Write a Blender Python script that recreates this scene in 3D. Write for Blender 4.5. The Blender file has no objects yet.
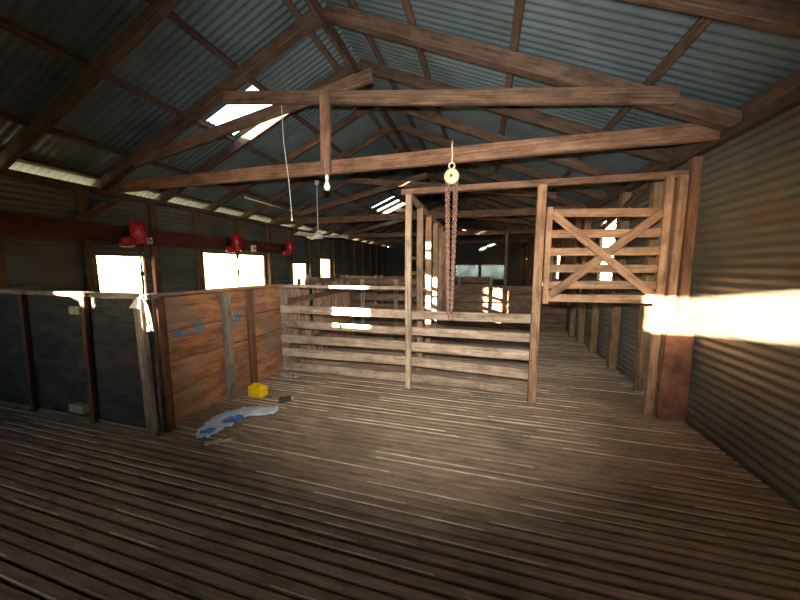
import bpy, math, random
from mathutils import Vector, Matrix
random.seed(11)
R = random.Random(5)
sc = bpy.context.scene
col = sc.collection

# ------------------------------------------------------------------ materials
def s2l(c):
    return tuple(((x/255)/12.92 if x/255 <= .04045 else ((x/255+.055)/1.055)**2.4) for x in c)

def new_mat(name):
    m = bpy.data.materials.new(name); m.use_nodes = True
    nt = m.node_tree; b = nt.nodes['Principled BSDF']
    return m, nt, b

def ramp(nt, stops):
    r = nt.nodes.new('ShaderNodeValToRGB'); e = r.color_ramp.elements
    while len(e) > 1: e.remove(e[-1])
    e[0].position = stops[0][0]; e[0].color = (*s2l(stops[0][1]), 1)
    for p, c in stops[1:]:
        x = e.new(p); x.color = (*s2l(c), 1)
    return r

def wood(name, dark, mid, light, rough=.85, grain=(1.6, 38), spot=None, bump=.35, crack=.8):
    m, nt, b = new_mat(name); L = nt.links.new
    uv = nt.nodes.new('ShaderNodeUVMap'); uv.uv_map = 'uv'
    mp = nt.nodes.new('ShaderNodeMapping'); mp.inputs['Scale'].default_value = (grain[0], grain[1], 1)
    L(uv.outputs[0], mp.inputs[0])
    n1 = nt.nodes.new('ShaderNodeTexNoise'); n1.inputs['Scale'].default_value = 1; n1.inputs['Detail'].default_value = 6; n1.inputs['Roughness'].default_value = .65
    L(mp.outputs[0], n1.inputs['Vector'])
    mp2 = nt.nodes.new('ShaderNodeMapping'); mp2.inputs['Scale'].default_value = (1.3, 3.2, 1)
    L(uv.outputs[0], mp2.inputs[0])
    n2 = nt.nodes.new('ShaderNodeTexNoise'); n2.inputs['Scale'].default_value = 1.4; n2.inputs['Detail'].default_value = 4
    L(mp2.outputs[0], n2.inputs['Vector'])
    mx = nt.nodes.new('ShaderNodeMath'); mx.operation = 'MULTIPLY_ADD'; mx.inputs[1].default_value = .55
    ad = nt.nodes.new('ShaderNodeMath'); ad.operation = 'MULTIPLY'; ad.inputs[1].default_value = .45
    L(n2.outputs['Fac'], ad.inputs[0]); L(n1.outputs['Fac'], mx.inputs[0]); L(ad.outputs[0], mx.inputs[2])
    r = ramp(nt, [(.3, dark), (.5, mid), (.7, light)])
    L(mx.outputs[0], r.inputs['Fac'])
    oi = nt.nodes.new('ShaderNodeObjectInfo')
    hs = nt.nodes.new('ShaderNodeHueSaturation')
    mr = nt.nodes.new('ShaderNodeMapRange'); mr.inputs['To Min'].default_value = .82; mr.inputs['To Max'].default_value = 1.15
    L(oi.outputs['Random'], mr.inputs['Value']); L(mr.outputs[0], hs.inputs['Value'])
    L(r.outputs[0], hs.inputs['Color'])
    out = hs.outputs[0]
    # weather cracks along the grain and blotches of dirt
    mp4 = nt.nodes.new('ShaderNodeMapping'); mp4.inputs['Scale'].default_value = (2.2, 95, 1); L(uv.outputs[0], mp4.inputs[0])
    n4 = nt.nodes.new('ShaderNodeTexNoise'); n4.inputs['Scale'].default_value = 1; n4.inputs['Detail'].default_value = 3; L(mp4.outputs[0], n4.inputs['Vector'])
    r4 = ramp(nt, [(.33, (105, 96, 88)), (.47, (255, 255, 255))]); L(n4.outputs['Fac'], r4.inputs['Fac'])
    mp5 = nt.nodes.new('ShaderNodeMapping'); mp5.inputs['Scale'].default_value = (5, 9, 1); L(uv.outputs[0], mp5.inputs[0])
    n5 = nt.nodes.new('ShaderNodeTexNoise'); n5.inputs['Scale'].default_value = 1; n5.inputs['Detail'].default_value = 8; n5.inputs['Roughness'].default_value = .7; L(mp5.outputs[0], n5.inputs['Vector'])
    r5 = ramp(nt, [(.36, (150, 140, 130)), (.56, (255, 255, 255))]); L(n5.outputs['Fac'], r5.inputs['Fac'])
    for rr_ in (r4, r5):
        q = nt.nodes.new('ShaderNodeMix'); q.data_type = 'RGBA'; q.blend_type = 'MULTIPLY'; q.inputs['Factor'].default_value = .8*crack
        L(out, q.inputs['A']); L(rr_.outputs[0], q.inputs['B']); out = q.outputs['Result']
    if spot:
        n3 = nt.nodes.new('ShaderNodeTexNoise'); n3.inputs['Scale'].default_value = spot[1]; n3.inputs['Detail'].default_value = 3
        g = nt.nodes.new('ShaderNodeNewGeometry'); L(g.outputs['Position'], n3.inputs['Vector'])
        r3 = ramp(nt, [(spot[2], (0, 0, 0)), (spot[2]+.1, (255, 255, 255))]); L(n3.outputs['Fac'], r3.inputs['Fac'])
        mm = nt.nodes.new('ShaderNodeMix'); mm.data_type = 'RGBA'
        ml = nt.nodes.new('ShaderNodeMath'); ml.operation = 'MULTIPLY'; ml.inputs[1].default_value = spot[3]
        L(r3.outputs[0], ml.inputs[0]); L(ml.outputs[0], mm.inputs['Factor']); L(out, mm.inputs['A']); mm.inputs['B'].default_value = (*s2l(spot[0]), 1)
        out = mm.outputs['Result']
    L(out, b.inputs['Base Color'])
    b.inputs['Roughness'].default_value = rough
    b.inputs['Specular IOR Level'].default_value = .25
    bp = nt.nodes.new('ShaderNodeBump'); bp.inputs['Strength'].default_value = bump; bp.inputs['Distance'].default_value = .004
    L(n1.outputs['Fac'], bp.inputs['Height']); L(bp.outputs[0], b.inputs['Normal'])
    return m

def iron(name, a, bcol, rust, rust_at=.62, metal=.25, rough=.55, scale=1.2):
    m, nt, b = new_mat(name); L = nt.links.new
    g = nt.nodes.new('ShaderNodeNewGeometry')
    n1 = nt.nodes.new('ShaderNodeTexNoise'); n1.inputs['Scale'].default_value = scale; n1.inputs['Detail'].default_value = 7; n1.inputs['Roughness'].default_value = .6
    L(g.outputs['Position'], n1.inputs['Vector'])
    r = ramp(nt, [(.35, a), (.6, bcol)]); L(n1.outputs['Fac'], r.inputs['Fac'])
    n2 = nt.nodes.new('ShaderNodeTexNoise'); n2.inputs['Scale'].default_value = 2.3; n2.inputs['Detail'].default_value = 8
    mp = nt.nodes.new('ShaderNodeMapping'); mp.inputs['Location'].default_value = (7, 3, 1); mp.inputs['Scale'].default_value = (1, .5, 1.6)
    L(g.outputs['Position'], mp.inputs[0]); L(mp.outputs[0], n2.inputs['Vector'])
    r2 = ramp(nt, [(rust_at, (0, 0, 0)), (rust_at+.12, (230, 230, 230))]); L(n2.outputs['Fac'], r2.inputs['Fac'])
    mm = nt.nodes.new('ShaderNodeMix'); mm.data_type = 'RGBA'
    L(r2.outputs[0], mm.inputs['Factor']); L(r.outputs[0], mm.inputs['A']); mm.inputs['B'].default_value = (*s2l(rust), 1)
    L(mm.outputs['Result'], b.inputs['Base Color'])
    b.inputs['Metallic'].default_value = metal; b.inputs['Roughness'].default_value = rough
    return m

def plain(name, c, rough=.6, metal=0., noise=.25, scale=18, spec=.5):
    m, nt, b = new_mat(name); L = nt.links.new
    g = nt.nodes.new('ShaderNodeNewGeometry')
    n = nt.nodes.new('ShaderNodeTexNoise'); n.inputs['Scale'].default_value = scale; n.inputs['Detail'].default_value = 4
    L(g.outputs['Position'], n.inputs['Vector'])
    lo = tuple(x*(1-noise) for x in c); hi = tuple(min(255, x*(1+noise*.5)) for x in c)
    r = ramp(nt, [(.3, lo), (.7, hi)]); L(n.outputs['Fac'], r.inputs['Fac']); L(r.outputs[0], b.inputs['Base Color'])
    b.inputs['Roughness'].default_value = rough; b.inputs['Metallic'].default_value = metal
    b.inputs['Specular IOR Level'].default_value = spec
    return m

M = {}
M['frame'] = wood('frame timber', (70, 52, 40), (104, 80, 62), (130, 104, 84))
M['rafter'] = wood('rafter timber', (62, 48, 38), (90, 70, 56), (112, 90, 72))
M['tie'] = wood('tie timber', (88, 64, 48), (122, 90, 68), (150, 116, 92))
M['rail'] = wood('weathered rail timber', (120, 100, 82), (168, 146, 122), (196, 176, 150))
M['gate'] = wood('gate timber', (116, 88, 66), (154, 120, 92), (178, 146, 118))
M['race'] = wood('race timber', (104, 82, 64), (146, 120, 96), (174, 148, 120))
M['penside'] = wood('pen side board', (116, 76, 50), (164, 112, 78), (190, 144, 108), grain=(1.1, 14), spot=((112, 104, 92), 1.7, .5, .55))
M['penfront'] = wood('dark pen sheet', (46, 46, 44), (66, 68, 66), (88, 90, 86), grain=(3, 12), spot=((84, 68, 54), 2.2, .55, .5))
M['grey'] = wood('grey timber', (98, 88, 76), (136, 126, 112), (166, 156, 142))
M['stud'] = wood('wall stud timber', (72, 52, 38), (104, 78, 58), (130, 102, 78))
M['studp'] = wood('pale wall stud timber', (96, 74, 54), (136, 108, 80), (160, 134, 104))
M['shaft'] = wood('red brown beam', (54, 28, 22), (80, 42, 32), (100, 58, 44))
M['pink'] = wood('pinkish boards', (132, 104, 84), (170, 140, 116), (196, 168, 144), grain=(1.2, 16))
M['dusty'] = wood('dusty brown boards', (80, 62, 48), (112, 90, 72), (138, 114, 92), grain=(1.2, 14))
M['post'] = wood('iron-bark post', (74, 50, 36), (108, 76, 56), (130, 98, 76))
M['rust'] = plain('rusty sheet', (118, 76, 54), .7, 0, .35, 9)
M['wall_iron'] = iron('wall iron', (76, 78, 72), (102, 104, 96), (108, 82, 60), .6, .2)
M['wall_iron_right'] = iron('right wall iron', (80, 80, 70), (108, 106, 93), (112, 80, 56), .56, .25)
M['roof_iron'] = iron('roof iron', (74, 88, 90), (98, 112, 114), (82, 78, 68), .66, .3)
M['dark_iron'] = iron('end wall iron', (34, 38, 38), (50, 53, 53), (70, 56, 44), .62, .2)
M['red'] = plain('red enamel', (158, 22, 26), .32, 0, .35, 22)
M['steel'] = plain('dark steel', (52, 44, 40), .45, .6, .3, 30)
M['brass'] = plain('greasy brass fittings', (140, 104, 66), .4, .6, .3, 30)
M['white'] = plain('white enamel', (226, 224, 214), .45, 0, .08, 12)
M['cream'] = plain('cream painted cover', (222, 204, 162), .5, 0, .15, 30)
M['chain'] = plain('pinkish rusty chain', (150, 112, 96), .6, .2, .4, 40)
M['yellow'] = plain('yellow plastic', (250, 205, 14), .35, 0, .12, 14)
M['bottle'] = plain('dark green bottle glass', (40, 56, 40), .15, 0, .2, 14)
M['darkcloth'] = plain('dark green cloth', (58, 64, 48), .9, 0, .4, 30)
M['paper'] = plain('crumpled paper', (176, 166, 140), .9, 0, .3, 30)
M['cloth'] = plain('matte white', (236, 232, 224), .9, 0, .06, 30)
M['rope'] = plain('white cord', (228, 220, 206), .8, 0, .12, 60)
M['brownrope'] = plain('brown hemp rope', (140, 98, 62), .9, 0, .4, 50)
M['paleblock'] = plain('pale green paint', (150, 158, 128), .8, 0, .15, 20)
M['bulb'] = plain('bulb glass', (236, 232, 218), .12, 0, .05, 10)
M['ground'] = plain('dry pale grass ground', (216, 190, 130), .95, 0, .2, .8)
M['under'] = plain('dusty soil', (80, 66, 50), .95, 0, .3, 2)
M['bark'] = plain('pale bark', (150, 136, 118), .9, 0, .3, 8)
M['leaf'] = plain('gum leaves', (104, 122, 86), .7, 0, .3, 3)

def paint_mat():
    m, nt, b = new_mat('blue stock paint'); L = nt.links.new
    g = nt.nodes.new('ShaderNodeNewGeometry')
    n = nt.nodes.new('ShaderNodeTexNoise'); n.inputs['Scale'].default_value = 11; n.inputs['Detail'].default_value = 7
    L(g.outputs['Position'], n.inputs['Vector'])
    r = ramp(nt, [(.4, (72, 132, 164)), (.65, (124, 128, 120))]); L(n.outputs['Fac'], r.inputs['Fac'])
    L(r.outputs[0], b.inputs['Base Color']); b.inputs['Roughness'].default_value = 3.6
    r2 = ramp(nt, [(.40, (205, 205, 205)), (.68, (0, 0, 0))]); L(n.outputs['Fac'], r2.inputs['Fac'])
    L(r2.outputs[0], b.inputs['Alpha'])
    return m
M['bluepaint'] = paint_mat()

def plastic_film(name, c1, c2, alpha):
    m, nt, b = new_mat(name); L = nt.links.new
    g = nt.nodes.new('ShaderNodeNewGeometry')
    n = nt.nodes.new('ShaderNodeTexNoise'); n.inputs['Scale'].default_value = 7; n.inputs['Detail'].default_value = 3
    L(g.outputs['Position'], n.inputs['Vector'])
    r = ramp(nt, [(.47, c1), (.53, c2)]); L(n.outputs['Fac'], r.inputs['Fac']); L(r.outputs[0], b.inputs['Base Color'])
    b.inputs['Roughness'].default_value = .3; b.inputs['Alpha'].default_value = alpha
    return m
M['bag'] = plastic_film('blue and white plastic', (222, 230, 232), (190, 212, 226), .97)
M['bagblue'] = plastic_film('blue plastic print', (52, 104, 190), (70, 124, 200), 1)
M['film'] = plastic_film('clear plastic film', (214, 210, 202), (190, 188, 182), .55)

def glass(name, tint, transp, dust, gr=.04):
    m = bpy.data.materials.new(name); m.use_nodes = True; nt = m.node_tree; nt.nodes.clear(); L = nt.links.new
    o = nt.nodes.new('ShaderNodeOutputMaterial'); t = nt.nodes.new('ShaderNodeBsdfTransparent'); gl = nt.nodes.new('ShaderNodeBsdfGlossy'); gl.inputs['Roughness'].default_value = gr
    d = nt.nodes.new('ShaderNodeBsdfDiffuse'); d.inputs['Color'].default_value = (*s2l((150, 150, 140)), 1)
    t.inputs['Color'].default_value = (*[transp*x for x in tint], 1)
    g = nt.nodes.new('ShaderNodeNewGeometry'); n = nt.nodes.new('ShaderNodeTexNoise'); n.inputs['Scale'].default_value = 2.6; n.inputs['Detail'].default_value = 5
    L(g.outputs['Position'], n.inputs['Vector'])
    mr = nt.nodes.new('ShaderNodeMapRange'); mr.inputs['From Min'].default_value = .35; mr.inputs['From Max'].default_value = .7
    mr.inputs['To Min'].default_value = dust*.5; mr.inputs['To Max'].default_value = dust*1.4
    L(n.outputs['Fac'], mr.inputs['Value'])
    m1 = nt.nodes.new('ShaderNodeMixShader'); m1.inputs[0].default_value = .06; L(t.outputs[0], m1.inputs[1]); L(gl.outputs[0], m1.inputs[2])
    m2 = nt.nodes.new('ShaderNodeMixShader'); L(mr.outputs[0], m2.inputs[0]); L(m1.outputs[0], m2.inputs[1]); L(d.outputs[0], m2.inputs[2])
    L(m2.outputs[0], o.inputs[0])
    return m
M['glass'] = glass('window glass', (1, 1, 1), .96, .03)
M['dirtyglass'] = glass('dusty blue window glass', (.55, .72, 1), .36, .35, .35)

# ------------------------------------------------------------------ mesh builder
class MB:
    def __init__(s): s.v = []; s.f = []; s.uv = []; s.mi = []; s.smooth = []
    def face(s, idx, uvs, mi=0, sm=False):
        s.f.append(idx); s.uv.append(uvs); s.mi.append(mi); s.smooth.append(sm)
    def ring_tube(s, rings, per, closed_ends=True, mi=0, sm=False, us=None, closed=True):
        # rings: list of lists of points (same count)
        n = len(rings[0]); off = (R.random()*37, R.random()*23); base = len(s.v)
        for r in rings: s.v += [tuple(p) for p in r]
        vs = [0]
        for i in range(n): vs.append(vs[-1] + (Vector(rings[0][(i+1) % n])-Vector(rings[0][i])).length)
        if us is None:
            us = [0]
            for k in range(1, len(rings)): us.append(us[-1]+(Vector(rings[k][0])-Vector(rings[k-1][0])).length)
        for k in range(len(rings)-1):
            for i in range(n if closed else n-1):
                j = (i+1) % n
                s.face([base+k*n+i, base+k*n+j, base+(k+1)*n+j, base+(k+1)*n+i],
                       [(us[k]+off[0], vs[i]+off[1]), (us[k]+off[0], vs[i+1]+off[1]), (us[k+1]+off[0], vs[i+1]+off[1]), (us[k+1]+off[0], vs[i]+off[1])], mi, sm)
        if closed_ends:
            a = [base+i for i in range(n)][::-1]; b = [base+(len(rings)-1)*n+i for i in range(n)]
            for q in (a, b):
                s.face(q, [(off[0]+.05*math.cos(6.28*i/n), off[1]+.05*math.sin(6.28*i/n)) for i in range(n)], mi, False)
    def board(s, a, b, w, h, up=(0, 0, 1), wob=.0, ch=.005, mi=0, taper=1.):
        """a,b ends of the centre line; w across, h along 'up'"""
        a = Vector(a); b = Vector(b); d = (b-a); L = d.length; d.normalize()
        up = Vector(up); sd = d.cross(up)
        if sd.length < 1e-4: sd = d.cross(Vector((1, 0, 0)))
        sd.normalize(); u = sd.cross(d).normalized()
        n = max(1, int(L/.35)) if wob > 0 else 1
        ch = min(ch, w*.3, h*.3)
        rings = []; ph = [R.random()*6 for _ in range(4)]
        for k in range(n+1):
            t = k/n; c = a+d*(L*t)
            if wob: c = c + sd*(wob*math.sin(ph[0]+t*L*2.1)) + u*(wob*math.sin(ph[1]+t*L*1.7))
            f = 1+(taper-1)*t
            ww = w/2*f*(1+(wob*6*math.sin(ph[2]+t*L*3) if wob else 0)); hh = h/2*f*(1+(wob*6*math.sin(ph[3]+t*L*2.6) if wob else 0))
            pts = [(-ww+ch, -hh), (ww-ch, -hh), (ww, -hh+ch), (ww, hh-ch), (ww-ch, hh), (-ww+ch, hh), (-ww, hh-ch), (-ww, -hh+ch)]
            rings.append([c+sd*x+u*y for x, y in pts])
        s.ring_tube(rings, 8, True, mi)
        return s
    def tube(s, pts, r, n=8, mi=0, r2=None, closed=False):
        pts = [Vector(p) for p in pts]; rings = []
        N = len(pts); prev = None
        for k, p in enumerate(pts):
            if closed: t = (pts[(k+1) % N]-pts[k-1])
            else: t = (pts[min(k+1, N-1)]-pts[max(k-1, 0)])
            t.normalize()
            ref = prev if prev is not None else (Vector((0, 0, 1)) if abs(t.z) < .9 else Vector((1, 0, 0)))
            x = t.cross(ref)
            if x.length < 1e-4: x = t.cross(Vector((0, 1, 0)))
            x.normalize(); y = x.cross(t).normalized(); prev = y
            rr = r if r2 is None else r+(r2-r)*k/(N-1)
            rings.append([p+x*(rr*math.cos(6.2832*i/n))+y*(rr*math.sin(6.2832*i/n)) for i in range(n)])
        if closed: rings.append(rings[0])
        s.ring_tube(rings, n, not closed, mi, True)
        return s
    def lathe(s, prof, org, axis=(0, 0, 1), n=20, mi=0):
        axis = Vector(axis).normalized(); x = axis.orthogonal().normalized(); y = axis.cross(x); org = Vector(org)
        rings = [[org+axis*z+x*(max(r, 1e-4)*math.cos(6.2832*i/n))+y*(max(r, 1e-4)*math.sin(6.2832*i/n)) for i in range(n)] for r, z in prof]
        s.ring_tube(rings, n, True, mi, True)
        return s
    def quad(s, p, mi=0):
        b = len(s.v); s.v += [tuple(x) for x in p]; o = (R.random()*9, R.random()*9)
        a = Vector(p[0]); e = (Vector(p[1])-a).length; g = (Vector(p[3])-a).length if len(p) > 3 else e
        s.face(list(range(b, b+len(p))), [(o[0], o[1]), (o[0]+e, o[1]), (o[0]+e, o[1]+g), (o[0], o[1]+g)][:len(p)], mi)
    def build(s, name, mats, parent=None, loc=None):
        me = bpy.data.meshes.new(name)
        o0 = Vector(loc) if loc is not None else Vector((0, 0, 0))
        me.from_pydata([tuple(Vector(v)-o0) for v in s.v], [], s.f)
        if not isinstance(mats, (list, tuple)): mats = [mats]
        for m in mats: me.materials.append(m)
        ul = me.uv_layers.new(name='uv'); i = 0
        buf = []
        for fu in s.uv:
            for t in fu: buf += [t[0], t[1]]
        ul.data.foreach_set('uv', buf)
        me.polygons.foreach_set('material_index', s.mi); me.polygons.foreach_set('use_smooth', s.smooth)
        me.update()
        o = bpy.data.objects.new(name, me); col.objects.link(o)
        if parent is not None:
            o.parent = parent
            pl = Vector(parent.location); o.location = o0-pl
        else: o.location = o0
        return o

def tag(o, label, cat, group=None, kind=None):
    o['label'] = label; o['category'] = cat
    if group: o['group'] = group
    if kind: o['kind'] = kind
    return o
def struct(o, label=None, cat=None):
    o['kind'] = 'structure'
    if label: o['label'] = label
    if cat: o['category'] = cat
    return o
def empty(name, loc, label, cat, group=None):
    o = bpy.data.objects.new(name, None); o.location = loc; o.empty_display_size = .1; col.objects.link(o)
    return tag(o, label, cat, group)
def one(name, mat, a, b, w, h, label, cat, group=None, up=(0, 0, 1), wob=.003, parent=None, **k):
    mb = MB().board(a, b, w, h, up, wob, **k)
    c = (Vector(a)+Vector(b))/2; c.z = min(a[2], b[2])
    o = mb.build(name, M[mat] if isinstance(mat, str) else mat, parent, c)
    if label: tag(o, label, cat, group)
    return o
ORD = ['first', 'second', 'third', 'fourth', 'fifth', 'sixth', 'seventh', 'eighth', 'ninth', 'tenth', 'eleventh', 'twelfth', 'thirteenth', 'fourteenth', 'fifteenth']

# ------------------------------------------------------------------ dimensions (metres; camera stands at x=0, y=0)
XL, XR = -5.42, 1.95
YF, YE = -2.5, 17.0
XC = -1.735
K = .426
def zroofL(x): return 2.735+K*(x-XL)
def zroofR(x): return 2.735+K*(XR-x)
PIT = .0762

# ------------------------------------------------------------------ shell
def corrugate(mb, axis, bands, lo, hi, fn, step=PIT/6, amp=.0085, skip=()):
    pass

def wall_sheet(x, bands, z0, z1, holes, sign, mat, name):
    """horizontal corrugations; bands split in y; holes = (y0,y1,z0,z1)"""
    ys = sorted({YF, YE, *[h[0] for h in holes], *[h[1] for h in holes]})
    step = PIT/6; n = int((z1-z0)/step)
    zs = [z0+i*step for i in range(n+1)]
    mb = MB()
    for a, b in zip(ys[:-1], ys[1:]):
        ym = (a+b)/2
        hs = [h for h in holes if h[0] <= ym <= h[1]]
        base = len(mb.v)
        for z in zs:
            xo = x+.0105*math.cos(6.28318*z/PIT)
            mb.v.append((xo, a, z)); mb.v.append((xo, b, z))
        for i in range(n):
            zm = (zs[i]+zs[i+1])/2
            if any(h[2] < zm < h[3] for h in hs): continue
            mb.face([base+2*i, base+2*i+1, base+2*i+3, base+2*i+2], [(0, 0), (1, 0), (1, 1), (0, 1)], 0, True)
    return struct(mb.build(name, mat))

HL = [(-2.1, -1.3, 1.73, 1.95), (3.05, 3.69, 1.02, 1.67), (4.79, 6.53, .98, 1.78), (7.72, 8.42, .92, 1.60), (9.2, 9.97, .95, 1.77)]
HR = [(5.46, 6.1, 1.27, 2.28), (8.58, 9.4, 1.17, 1.84)]
wall_sheet(XL, None, -.10, 2.6, HL, 1, M['wall_iron'], 'wall_left')
wall_sheet(XR, None, -.10, 2.62, HR, 1, M['wall_iron_right'], 'wall_right')

def end_wall(y, holes, mat, name):
    step = PIT/6; n = int((XR-XL)/step)
    xs = [XL+i*(XR-XL)/n for i in range(n+1)]
    mb = MB(); zs0 = sorted({-.10, *[h[2] for h in holes], *[h[3] for h in holes]})
    levels = zs0+[None]
    base = 0
    def top(x): return min(zroofL(x), zroofR(x))-.02
    cols = []
    for x in xs:
        yo = y+.0085*math.cos(6.28318*x/PIT)
        cols.append(len(mb.v))
        for z in levels: mb.v.append((x, yo, top(x) if z is None else min(z, top(x))))
    m = len(levels)
    for i in range(n):
        xm = (xs[i]+xs[i+1])/2
        for k in range(m-1):
            zlo = levels[k]; zhi = levels[k+1] if levels[k+1] is not None else 9
            if any(h[0] < xm < h[1] and h[2] <= zlo+1e-4 and zhi <= h[3]+1e-4 for h in holes): continue
            mb.face([cols[i]+k, cols[i+1]+k, cols[i+1]+k+1, cols[i]+k+1], [(0, 0), (1, 0), (1, 1), (0, 1)], 0, True)
    return struct(mb.build(name, mat))
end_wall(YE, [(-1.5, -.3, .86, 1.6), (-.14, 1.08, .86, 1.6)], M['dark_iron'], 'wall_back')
end_wall(YF, [(-4.87, -4.36, 1.63, 2.48), (-4.62, -4.36, 2.74, 2.80), (-4.62, -4.36, 2.89, 2.96), (-1.39, -.45, 1.76, 2.1)], M['wall_iron'], 'wall_front')

def roof():
    step = PIT/6; y0, y1 = YF-.3, YE+.3; n = int((y1-y0)/step)
    mb = MB()
    for side in (0, 1):
        if side == 0: xs = [XL-.3, -4.72, -3.70, -2.92, XC]; zf = zroofL
        else: xs = [XR+.3, 1.27, .2, XC]; zf = zroofR
        rows = []
        for i in range(n+1):
            y = y0+i*step; a = .0085*math.cos(6.28318*y/PIT)
            base = len(mb.v)
            for x in xs: mb.v.append((x, y, zf(x)+.02+a))
            rows.append(base)
        for i in range(n):
            ym = y0+(i+.5)*step
            for k in range(len(xs)-1):
                if side == 0 and k == 2 and (3.46 < ym < 3.93 or 9.75 < ym < 10.45): continue
                b, c = rows[i], rows[i+1]
                mb.face([b+k, b+k+1, c+k+1, c+k], [(0, 0), (1, 0), (1, 1), (0, 1)], 0, True)
    o = struct(mb.build('ceiling', M['roof_iron']))
    mb = MB()   # ridge cap
    mb.ring_tube([[(XC-.2, y, zroofL(XC-.2)+.05), (XC, y, zroofL(XC)+.06), (XC+.2, y, zroofL(XC-.2)+.05), (XC, y, zroofL(XC)+.065)] for y in (y0, y1)], 4)
    struct(mb.build('trim_1', M['roof_iron']))
roof()

# floor of narrow slats across the shed
def floor():
    m = wood('floor slat timber', (100, 83, 67), (138, 118, 97), (164, 144, 120), grain=(2.2, 46), spot=((96, 84, 70), 1.1, .52, .5), crack=.55)
    # every slat its own tone
    pale = wood('worn pale slat edge', (176, 156, 128), (204, 186, 158), (222, 206, 180), grain=(2.5, 20))  # lighter tone for random slat edge segments
    mb = MB(); y = YF; rr = random.Random(3)
    while y < YE:
        w = .048+rr.uniform(-.004, .004); gap = rr.choice([.013, .016, .018, .022]); dz = rr.uniform(-.003, 0)
        c = .005; x0 = XL+.02; x = x0
        off = (rr.random()*50, rr.random()*50)
        dip = rr.uniform(0, 6)
        while x < XR-.03:
            L = rr.uniform(.35, 1.3); x2 = min(XR-.02, x+L)
            pl = 1 if rr.random() < .38 else 0
            pr = 1 if rr.random() < .10 else 0
            z1 = dz+.0012*math.sin(x*2+dip); z2 = dz+.0012*math.sin(x2*2+dip)
            b = len(mb.v)
            for xx, z in ((x, z1), (x2, z2)):
                mb.v += [(xx, y, z-.03), (xx, y, z-c), (xx, y+c, z), (xx, y+w-c, z), (xx, y+w, z-c), (xx, y+w, z-.03)]
            for k in range(5):
                u0, u1 = x+off[0], x2+off[0]; v0, v1 = off[1]+k*.02, off[1]+(k+1)*.02
                mi = 0
                if k == 1 or k == 0: mi = pl if k == 1 else 0
                if k == 3: mi = pr
                if k == 2: v0, v1 = off[1]+.1, off[1]+.1+w
                mb.face([b+k, b+6+k, b+7+k, b+k+1], [(u0, v0), (u1, v0), (u1, v1), (u0, v1)], mi)
            x = x2
        y += w+gap
    o = mb.build('floor', [m, pale]); struct(o)
    g = MB(); g.quad([(-60, -50, -.8), (60, -50, -.8), (60, 80, -.8), (-60, 80, -.8)]); struct(g.build('ground', M['ground']))
    s = MB()
    for a, b, z0, z1 in [((XL, YF), (XR, YF), -.8, -.03), ((XL, YE), (XR, YE), -.8, -.03), ((XL, YF), (XL, YE), -.8, -.03), ((XR, YF), (XR, YE), -.8, -.03)]:
        s.board((a[0], a[1], (z0+z1)/2), (b[0], b[1], (z0+z1)/2), .02, z1-z0)
    struct(s.build('trim_2', M['wall_iron']))
    # joists under the slats
    s = MB(); x = XL+.3
    while x < XR: s.board((x, YF, -.12), (x, YE, -.12), .07, .16); x += .9
    struct(s.build('trim_3', M['stud']))
floor()

# corner posts and eave boards
for i, (x, y) in enumerate([(XL, YF), (XR, YF), (XL, YE), (XR, YE)]):
    struct(MB().board((x, y, -.1), (x, y, 2.62), .14, .14, up=(0, 1, 0)).build('trim_%d' % (6+i), M['stud']))
struct(MB().board((XR-.03, YF, 2.685), (XR-.03, YE, 2.685), .03, .16).build('trim_10', M['rafter']))
struct(MB().board((XL+.10, YF, zroofL(XL+.1)-.012), (XL+.10, YE, zroofL(XL+.1)-.012), .07, .045, up=(-K, 0, 1)).build('trim_11', M['rafter']))
# wall plates and windows
def plate(nm, x, z):
    struct(MB().board((x, YF, z), (x, YE, z), .09, .07, wob=.004).build(nm, M['rafter']))
plate('trim_4', XL+.06, 2.59); plate('trim_5', XR-.06, 2.572)

wn = 0
def window(x, y0, y1, z0, z1, mid=False, mat='stud', midz=None, gl='glass'):
    global wn; wn += 1
    e = bpy.data.objects.new('window_%d' % wn, None); e.location = (x, (y0+y1)/2, z0); col.objects.link(e); e['kind'] = 'structure'
    mb = MB(); t = .035
    mb.board((x, y0-t/2, z0-t), (x, y0-t/2, z1+t), .05, t, up=(0, 1, 0)); mb.board((x, y1+t/2, z0-t), (x, y1+t/2, z1+t), .05, t, up=(0, 1, 0))
    mb.board((x, y0, z0-t/2), (x, y1, z0-t/2), .06, t); mb.board((x, y0, z1+t/2), (x, y1, z1+t/2), .05, t)
    mb.build('window_frame', M[mat], e)
    if mid or midz:
        mb = MB()
        if mid: mb.board((x, (y0+y1)/2, z0), (x, (y0+y1)/2, z1), .02, .02, up=(0, 1, 0))
        if midz: mb.board((x, y0, midz), (x, y1, midz), .012, .012)
        mb.build('glazing_bar', M[mat], e)
    mb = MB(); mb.ring_tube([[(x-.002, y0, z0), (x+.002, y0, z0), (x+.002, y0, z1), (x-.002, y0, z1)], [(x-.002, y1, z0), (x+.002, y1, z0), (x+.002, y1, z1), (x-.002, y1, z1)]], 4)
    mb.build('pane', M[gl], e)
window(XL-.02, 3.05, 3.69, 1.02, 1.67, midz=1.37)
window(XL-.02, 4.79, 6.53, .98, 1.78)
window(XL-.02, 7.72, 8.42, .92, 1.60)
window(XL-.02, 9.2, 9.97, .95, 1.77)
window(XR+.02, 5.46, 6.1, 1.27, 2.28)
window(XR+.02, 8.58, 9.4, 1.17, 1.84)
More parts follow.
